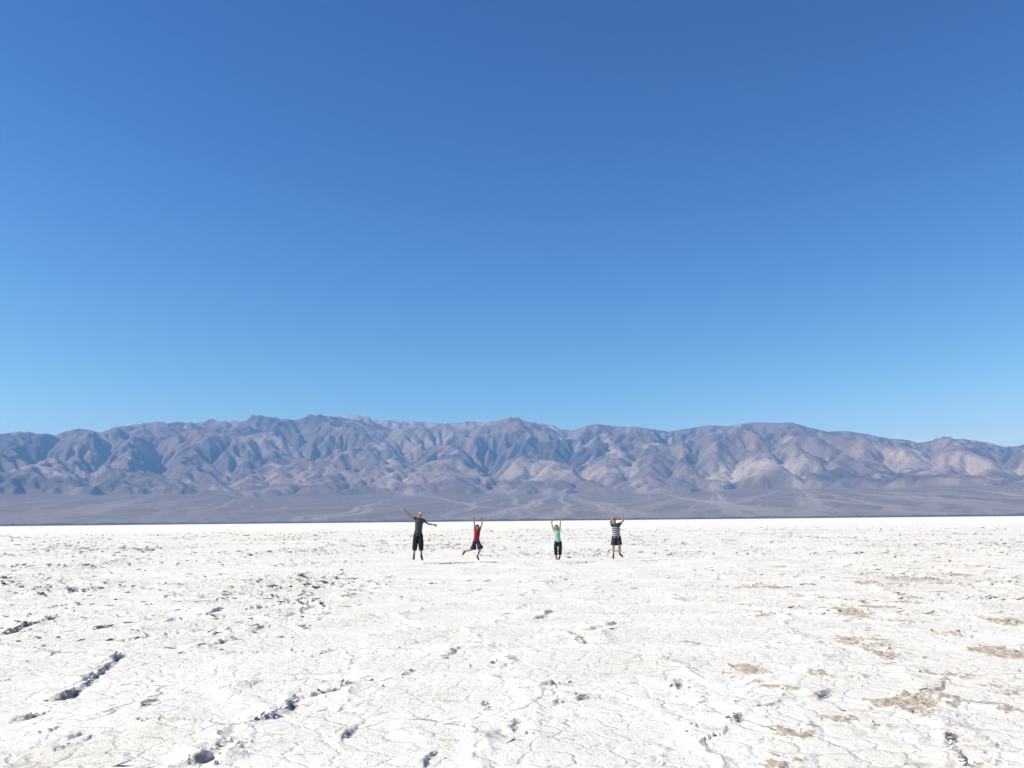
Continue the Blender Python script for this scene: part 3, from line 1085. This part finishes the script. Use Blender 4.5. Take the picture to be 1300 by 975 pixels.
def hand(bm, W, d, thumb_side, s, curl=.25, spread=.16):
    """palm towards the camera, four fingers and a thumb"""
    d = d.normalized()
    n = Vector((0, -1, 0)); n = (n - d * n.dot(d)).normalized()
    sd_ = d.cross(n).normalized()
    if sd_.dot(thumb_side) < 0:
        sd_ = -sd_
    rot = Matrix((sd_, n, d)).transposed()
    ball(bm, W + d * .047 * s, .041 * s, .018 * s, .056 * s, rot)
    capsule(bm, W - d * .012 * s, W + d * .03 * s, .026 * s, .028 * s)
    for k, (off, ln) in enumerate(((.030, .068), (.010, .077), (-.011, .071), (-.031, .055))):
        root = W + d * (.078 - .004 * abs(k - 1)) * s + sd_ * off * s
        fd = (d + sd_ * off / .03 * spread + n * curl * .3).normalized()
        mid = root + fd * ln * .55 * s
        fd2 = (fd + n * curl).normalized()
        capsule(bm, root, mid, .0098 * s, .0088 * s, 8, 3)
        capsule(bm, mid, mid + fd2 * ln * .5 * s, .0088 * s, .0074 * s, 8, 3)
    r = W + d * .022 * s + sd_ * .03 * s
    t1 = r + (d * .62 + sd_ * .75 + n * .15).normalized() * .040 * s
    capsule(bm, r, t1, .0135 * s, .0112 * s, 8, 3)
    capsule(bm, t1, t1 + (d * .85 + sd_ * .45 + n * .2).normalized() * .032 * s, .0108 * s, .0085 * s, 8, 3)


def person(spec):
    Y = on_ground(650, spec['ground_y'])[1]
    def J(px, py, dy=0.0):
        return on_plane(px, py, Y + dy)
    j = {k: J(*v) for k, v in spec['j'].items()}
    cx = (j['hipL'].x + j['hipR'].x) / 2
    base = Vector((cx, Y, ground_z(cx, Y)))
    root = bpy.data.objects.new('person', None); COL.objects.link(root)
    root.location = base; root.empty_display_size = .3
    root['label'] = spec['label']; root['category'] = 'person'; root['group'] = 'people jumping in a row on the salt flat'
    j = {k: v - base for k, v in j.items()}
    s, fat, hd = spec['s'], spec['fat'], spec['head']
    sk = spec['skin']
    hipc = (j['hipL'] + j['hipR']) / 2; shc = (j['shL'] + j['shR']) / 2
    side_h = (j['hipR'] - j['hipL']); side_h = Vector((side_h.x, side_h.y, side_h.z * .5)).normalized()
    side_s = (j['shR'] - j['shL']).normalized()
    half_s = (j['shR'] - j['shL']).length / 2
    up = (shc - hipc).normalized()
    fr = Vector((0, 1, 0)) - up * up.y; fr.normalize()
    L = (shc - hipc).length

    def trunk(grow, lo, neck=True):
        """rings up the trunk; grow is how far cloth stands off the skin"""
        rr = []
        prof = [(-.16, .120, .100), (-.05, .158, .115), (.12, .155, .112), (.36, .136, .104), (.60, .150, .112), (.82, .160, .112)]
        for t, rx, ry in prof:
            if t < lo - 1e-6:
                continue
            sdv = side_h.lerp(side_s, min(1, max(0, t))).normalized()
            k = 1 - .0 * t
            rr.append((hipc + up * L * t, sdv * (rx * s * fat * k + grow), fr * (ry * s * fat + grow)))
        rr.append((hipc + up * L * .97, side_s * (half_s * .92 + grow), fr * (.082 * s * fat + grow)))
        rr.append((shc + up * .035 * s, side_s * (half_s * .55 + grow), fr * (.065 * s * fat + grow)))
        if neck:
            rr.append((shc + up * .065 * s, side_s * .062 * s, fr * .062 * s))
        else:
            rr.append((shc + up * .062 * s, side_s * .075 * s, fr * .072 * s))
        return rr
    # ---- one continuous body
    bm = bmesh.new()
    loft(bm, trunk(0, -1))
    H = j['head']
    hr = hd / .23
    chin = H + Vector((0, -.03, -.085)) * hr
    capsule(bm, shc + up * .03 * s, H + Vector((0, .012, -.055)) * hr, .052 * s * fat ** .5, .05 * s * fat ** .5)
    tilt = spec.get('tilt', 0.0); turn = spec.get('turn', 0.0)
    RH = Matrix.Rotation(turn, 3, 'Z') @ Matrix.Rotation(tilt, 3, 'Y')
    def hp(x, y, z):
        return H + RH @ (Vector((x, y, z)) * hr)
    ball(bm, hp(0, .012, .018), .076 * hr, .094 * hr, .096 * hr, RH)
    ball(bm, hp(0, -.022, -.035), .062 * hr, .068 * hr, .078 * hr, RH)
    capsule(bm, hp(0, -.055, -.088), hp(0, -.06, -.084), .026 * hr, .022 * hr)
    capsule(bm, hp(0, -.088, .008), hp(0, -.103, -.024), .010 * hr, .0135 * hr, 8, 3)
    capsule(bm, hp(-.03, -.078, .026), hp(.03, -.078, .026), .014 * hr, .014 * hr, 8, 3)
    for q in (-1, 1):
        ball(bm, hp(.076 * q, .012, -.006), .012 * hr, .024 * hr, .034 * hr, RH, 2)
        ball(bm, hp(.042 * q, -.066, -.028), .022 * hr, .02 * hr, .02 * hr, RH, 2)
    for q in 'LR':
        sh, el, wr, tip = j['sh' + q], j['el' + q], j['wr' + q], j['tip' + q]
        f2 = fat ** .8
        capsule(bm, sh.lerp(shc, .25), sh, .058 * s * f2, .056 * s * f2)
        capsule(bm, sh, sh.lerp(el, .45), .054 * s * f2, .049 * s * f2)
        capsule(bm, sh.lerp(el, .45), el, .049 * s * f2, .037 * s * f2)
        capsule(bm, el, el.lerp(wr, .3), .038 * s * f2, .041 * s * f2)
        capsule(bm, el.lerp(wr, .3), wr, .041 * s * f2, .026 * s * f2 ** .5)
        ins = Vector((H.x - wr.x, 0, .35 if abs(wr.z - sh.z) < .25 else 0))
        hand(bm, wr, tip - wr, ins, s * spec.get('hand', 1.0), spec.get('curl', .22), spec.get('spread', .2))
        hi, kn, an = j['hip' + q], j['kn' + q], j['an' + q]
        capsule(bm, hi, hi.lerp(kn, .5), .085 * s * f2, .074 * s * f2)
        capsule(bm, hi.lerp(kn, .5), kn, .074 * s * f2, .053 * s * f2)
        back = Vector((0, 1, 0))
        capsule(bm, kn, kn.lerp(an, .3) + back * .012 * s, .052 * s * f2, .056 * s * f2)
        capsule(bm, kn.lerp(an, .3) + back * .012 * s, an, .056 * s * f2, .034 * s)
        toe = j['toe' + q]
        fd = (toe - an).normalized()
        heel = an - fd * .02 * s + (an - kn).normalized() * .035 * s
        toe2 = heel + fd * .19 * s
        j['heel' + q] = heel; j['tt' + q] = toe2
        capsule(bm, an, heel, .034 * s, .033 * s)
        capsule(bm, heel, toe2, .033 * s, .03 * s)
    fuse('body', bm, .0062, 2, .22, sk, root)
    # ---- face
    for q in (-1, 1):
        b2 = bmesh.new(); ball(b2, hp(.030 * q, -.083, .006), .0125 * hr, .009 * hr, .0085 * hr, RH, 2)
        me = bpy.data.meshes.new('eye'); b2.to_mesh(me); b2.free(); me.polygons.foreach_set('use_smooth', [True] * len(me.polygons))
        eo = link('eye', me, M_EYE, root)
        b2 = bmesh.new(); ball(b2, hp(.030 * q, -.0905, .006), .0058 * hr, .003 * hr, .0062 * hr, RH, 2)
        me = bpy.data.meshes.new('iris'); b2.to_mesh(me); b2.free()
        link('iris', me, M_IRIS, eo)
    b2 = bmesh.new(); ball(b2, hp(0, -.0885, -.055), .024 * hr, .008 * hr, .0075 * hr, RH, 2)
    me = bpy.data.meshes.new('mouth'); b2.to_mesh(me); b2.free(); me.polygons.foreach_set('use_smooth', [True] * len(me.polygons))
    link('mouth', me, M_LIP, root)
    # ---- hair
    bm = bmesh.new()
    ball(bm, hp(0, .026, .034), .087 * hr, .096 * hr, .094 * hr, RH)
    ball(bm, hp(0, -.045, .083), .058 * hr, .04 * hr, .028 * hr, RH)
    for q in (-1, 1):
        ball(bm, hp(.066 * q, .03, .0), .024 * hr, .05 * hr, .055 * hr, RH, 2)
        if spec.get('long'):
            ball(bm, hp(.070 * q, .0, -.035), .026 * hr, .05 * hr, .075 * hr, RH, 2)
            ball(bm, hp(.03 * q, -.062, .066), .04 * hr, .03 * hr, .03 * hr, RH, 2)
    ball(bm, hp(0, .06, -.02), .066 * hr, .05 * hr, .065 * hr, RH, 2)
    fuse('hair', bm, .008, 1, .5, spec['hair'], root, .006, 31)
    # ---- shirt
    bm = bmesh.new()
    g = .016 * s
    tr = trunk(g, -.05, False)
    hem = spec['hem']
    tr = [(hipc + up * L * hem, side_h * (.165 * s * fat + g * 1.3), fr * (.122 * s * fat + g * 1.3))] + [r for r in tr if (r[0] - hipc).dot(up) > L * hem + .03]
    loft(bm, tr, 24)
    for q in 'LR':
        sh, el = j['sh' + q], j['el' + q]
        e = sh.lerp(el, spec['sleeve'])
        f2 = fat ** .8
        tube(bm, [sh.lerp(shc, .45), sh, sh.lerp(e, .55), e], [.072 * s * f2, .072 * s * f2, .070 * s * f2, .073 * s * f2])
    fuse('shirt', bm, .0085, 2, .45, spec['shirt'], root, .007, 51)
    # ---- trousers or shorts
    bm = bmesh.new()
    wt = spec['waist']
    loft(bm, [(hipc + up * L * wt, side_h * (.150 * s * fat + g * .7), fr * (.112 * s * fat + g * .7)),
              (hipc + up * L * .05, side_h * (.165 * s * fat + g * .8), fr * (.122 * s * fat + g * .8)),
              (hipc - up * L * .10, side_h * (.165 * s * fat + g), fr * (.120 * s * fat + g)),
              (hipc - up * L * .19, side_h * (.140 * s * fat + g), fr * (.105 * s * fat + g))], 24)
    for q in 'LR':
        hi, kn, an = j['hip' + q], j['kn' + q], j['an' + q]
        f2 = fat ** .8
        pts = [hi, hi.lerp(kn, .45)]; rad = [.110 * s * f2, .112 * s * f2]
        hm_ = spec['cuff']            # 0..1 down the thigh, 1..2 down the shin
        wid = spec['leg_w']
        if hm_ <= 1:
            pts += [hi.lerp(kn, max(.6, hm_ * .75)), hi.lerp(kn, hm_)]; rad += [.100 * s * f2 * wid, .104 * s * f2 * wid]
        else:
            pts += [kn, kn.lerp(an, (hm_ - 1) * .6), kn.lerp(an, hm_ - 1)]
            rad += [.086 * s * f2 * wid, .082 * s * f2 * wid, spec['cuff_r'] * s * f2]
        tube(bm, pts, rad)
    pn = fuse(spec['legs_name'], bm, .0085, 2, .45, spec['legs'], root, .008, 71)
    # ---- shoes
    for q in 'LR':
        he, to, an = j['heel' + q], j['tt' + q], j['an' + q]
        fd = (to - he).normalized()
        upv = (an - he); upv = (upv - fd * upv.dot(fd)).normalized()
        sx = fd.cross(upv).normalized()
        rot = Matrix((sx, fd, upv)).transposed()
        bm = bmesh.new()
        ball(bm, he + upv * .008 * s, .040 * s, .046 * s, .040 * s, rot)
        ball(bm, he.lerp(to, .5) + upv * .004 * s, .042 * s, .09 * s, .036 * s, rot)
        ball(bm, to, .045 * s, .058 * s, .031 * s, rot)
        capsule(bm, he + upv * .03 * s, an, .041 * s, .040 * s)
        sh_ = fuse('shoe', bm, .008, 2, .6, spec['shoe'], root)
        bm = bmesh.new()
        rr = []
        for z in (-.040, -.026):
            rr.append((he.lerp(to, .54) + upv * z * s, sx * .046 * s, fd * .148 * s))
        loft(bm, rr, 20)
        me = bpy.data.meshes.new('sole'); bmesh.ops.recalc_face_normals(bm, faces=bm.faces); bm.to_mesh(me); bm.free()
        link('sole', me, spec['sole'], sh_)
    return root


BLACK = plain('black cloth', (.018, .017, .020), .9)
person(dict(
    label='person in charcoal t-shirt and black cropped trousers jumping with both arms flung wide',
    ground_y=714.6, s=.97, fat=.93, head=.232, skin=M_SKIN, tilt=.08, turn=-.25, hem=-.10, sleeve=.42, waist=.10, cuff=1.62, leg_w=1.32, cuff_r=.092,
    legs_name='trousers', shirt=plain('charcoal jersey', (.052, .056, .064)), legs=BLACK, hair=plain('blond hair', (.62, .50, .27), .6, 90, .3, .004),
    shoe=plain('black shoe', (.02, .02, .022), .6), sole=plain('grey sole', (.12, .12, .12)), spread=.3,
    j=dict(head=(533.7, 653.9), shL=(528.2, 658.6), shR=(536.6, 660.4), elL=(521.4, 654.9), elR=(543.6, 665.2), wrL=(515.6, 649.6), wrR=(550.8, 666.2),
           tipL=(513.0, 646.0), tipR=(554.2, 667.6), hipL=(528.0, 678.4), hipR=(533.6, 678.4), knL=(527.2, 689.6, -.08), knR=(534.4, 689.6, -.05),
           anL=(525.7, 703.6, .03), anR=(535.0, 703.8, .06), toeL=(525.4, 708.4, -.10), toeR=(536.3, 709.6, -.06))))
person(dict(
    label='person in red sleeveless top and navy shorts leaping with one leg kicked back',
    ground_y=714.2, s=.745, fat=.95, head=.218, skin=M_SKIN, tilt=-.1, turn=.1, hem=-.02, sleeve=.16, waist=.16, cuff=1.0, leg_w=1.55, cuff_r=.1,
    legs_name='shorts', shirt=plain('red jersey', (.26, .014, .032)), legs=plain('navy cloth', (.014, .019, .05)), hair=plain('dark brown hair', (.07, .042, .025), .6, 90, .3, .004),
    shoe=plain('brown shoe', (.055, .032, .026), .6), sole=plain('dark sole', (.05, .045, .042)),
    j=dict(head=(606.2, 669.6), shL=(602.9, 673.2), shR=(609.3, 672.2), elL=(602.2, 666.3), elR=(611.6, 666.0), wrL=(601.7, 659.9), wrR=(612.0, 660.2),
           tipL=(601.6, 656.0), tipR=(612.4, 656.4), hipL=(602.7, 687.0), hipR=(606.6, 687.0), knL=(600.6, 697.4, -.05), knR=(610.0, 696.6, -.12),
           anL=(590.9, 700.0, .22), anR=(606.4, 706.0, .05), toeL=(588.0, 704.4, .20), toeR=(608.6, 710.0, -.05))))
person(dict(
    label='person in mint green t-shirt and long black trousers hanging mid-air with both arms straight up',
    ground_y=714.4, s=.735, fat=.95, head=.222, skin=M_SKIN2, tilt=.12, turn=-.1, hem=-.04, sleeve=.34, waist=.12, cuff=1.86, leg_w=1.22, cuff_r=.098, long=True,
    legs_name='trousers', shirt=plain('mint jersey', (.33, .55, .41)), legs=BLACK, hair=plain('light brown hair', (.24, .145, .065), .6, 90, .3, .004),
    shoe=plain('dark red shoe', (.10, .035, .03), .6), sole=plain('brown sole', (.08, .05, .04)),
    j=dict(head=(706.2, 669.9), shL=(703.4, 674.0), shR=(710.4, 673.2), elL=(701.3, 668.4), elR=(711.2, 666.3), wrL=(700.2, 663.4), wrR=(711.5, 660.0),
           tipL=(700.9, 660.4), tipR=(711.8, 656.4), hipL=(706.3, 687.4), hipR=(710.6, 687.4), knL=(705.4, 695.6, -.08), knR=(711.3, 695.6, -.06),
           anL=(706.0, 705.0, .08), anR=(710.8, 705.0, .10), toeL=(707.3, 709.4, .0), toeR=(709.4, 709.6, .02))))
person(dict(
    label='person in dark t-shirt with pale stripes and black shorts, one hand over the head',
    ground_y=714.0, s=.84, fat=1.14, head=.228, skin=M_SKIN2, tilt=.05, turn=-.1, hem=-.06, sleeve=.36, waist=.10, cuff=.97, leg_w=1.2, cuff_r=.1,
    legs_name='shorts', shirt=striped('striped jersey', (.040, .046, .052), (.46, .46, .47), 1.325, .072, .030), legs=plain('black short cloth', (.032, .030, .034)),
    hair=plain('brown hair', (.15, .085, .045), .6, 90, .3, .004),
    shoe=plain('black trainer', (.022, .022, .024), .6), sole=plain('charcoal sole', (.07, .07, .07)),
    j=dict(head=(779.2, 662.0), shL=(777.2, 667.0), shR=(786.4, 665.6), elL=(774.6, 662.9, -.02), elR=(791.3, 661.0), wrL=(778.6, 657.3, .0), wrR=(790.4, 655.2),
           tipL=(783.2, 656.6, -.02), tipR=(790.2, 650.8), hipL=(779.8, 681.6), hipR=(785.0, 681.6), knL=(779.0, 692.4, -.06), knR=(786.4, 692.2, -.05),
           anL=(778.8, 703.2, .04), anR=(787.2, 702.2, .03), toeL=(778.4, 708.4, -.10), toeR=(791.0, 706.0, -.10))))


# ------------------------------------------------------------------ air
def build_haze():
    bm = bmesh.new()
    L = 34000.0
    z0, z1 = -12.0, TOP + 25
    bmesh.ops.create_cube(bm, size=1)
    for v in bm.verts:
        v.co = Vector((v.co.x * 2 * L, v.co.y * 2 * L, z0 if v.co.z < 0 else z1))
    me = bpy.data.meshes.new('haze'); bm.to_mesh(me); bm.free()
    mt = bpy.data.materials.new('haze air'); mt.use_nodes = True
    t = mt.node_tree; t.nodes.remove(t.nodes['Principled BSDF'])
    v = t.nodes.new('ShaderNodeVolumePrincipled')
    v.inputs['Color'].default_value = (.225, .51, 1.0, 1)
    v.inputs['Density'].default_value = 3.8e-5
    v.inputs['Anisotropy'].default_value = 0.0
    t.links.new(v.outputs[0], t.nodes['Material Output'].inputs['Volume'])
    o = link('haze', me, mt)
    o['kind'] = 'stuff'; o['label'] = 'thin blue haze in the desert air'; o['category'] = 'haze'


build_haze()
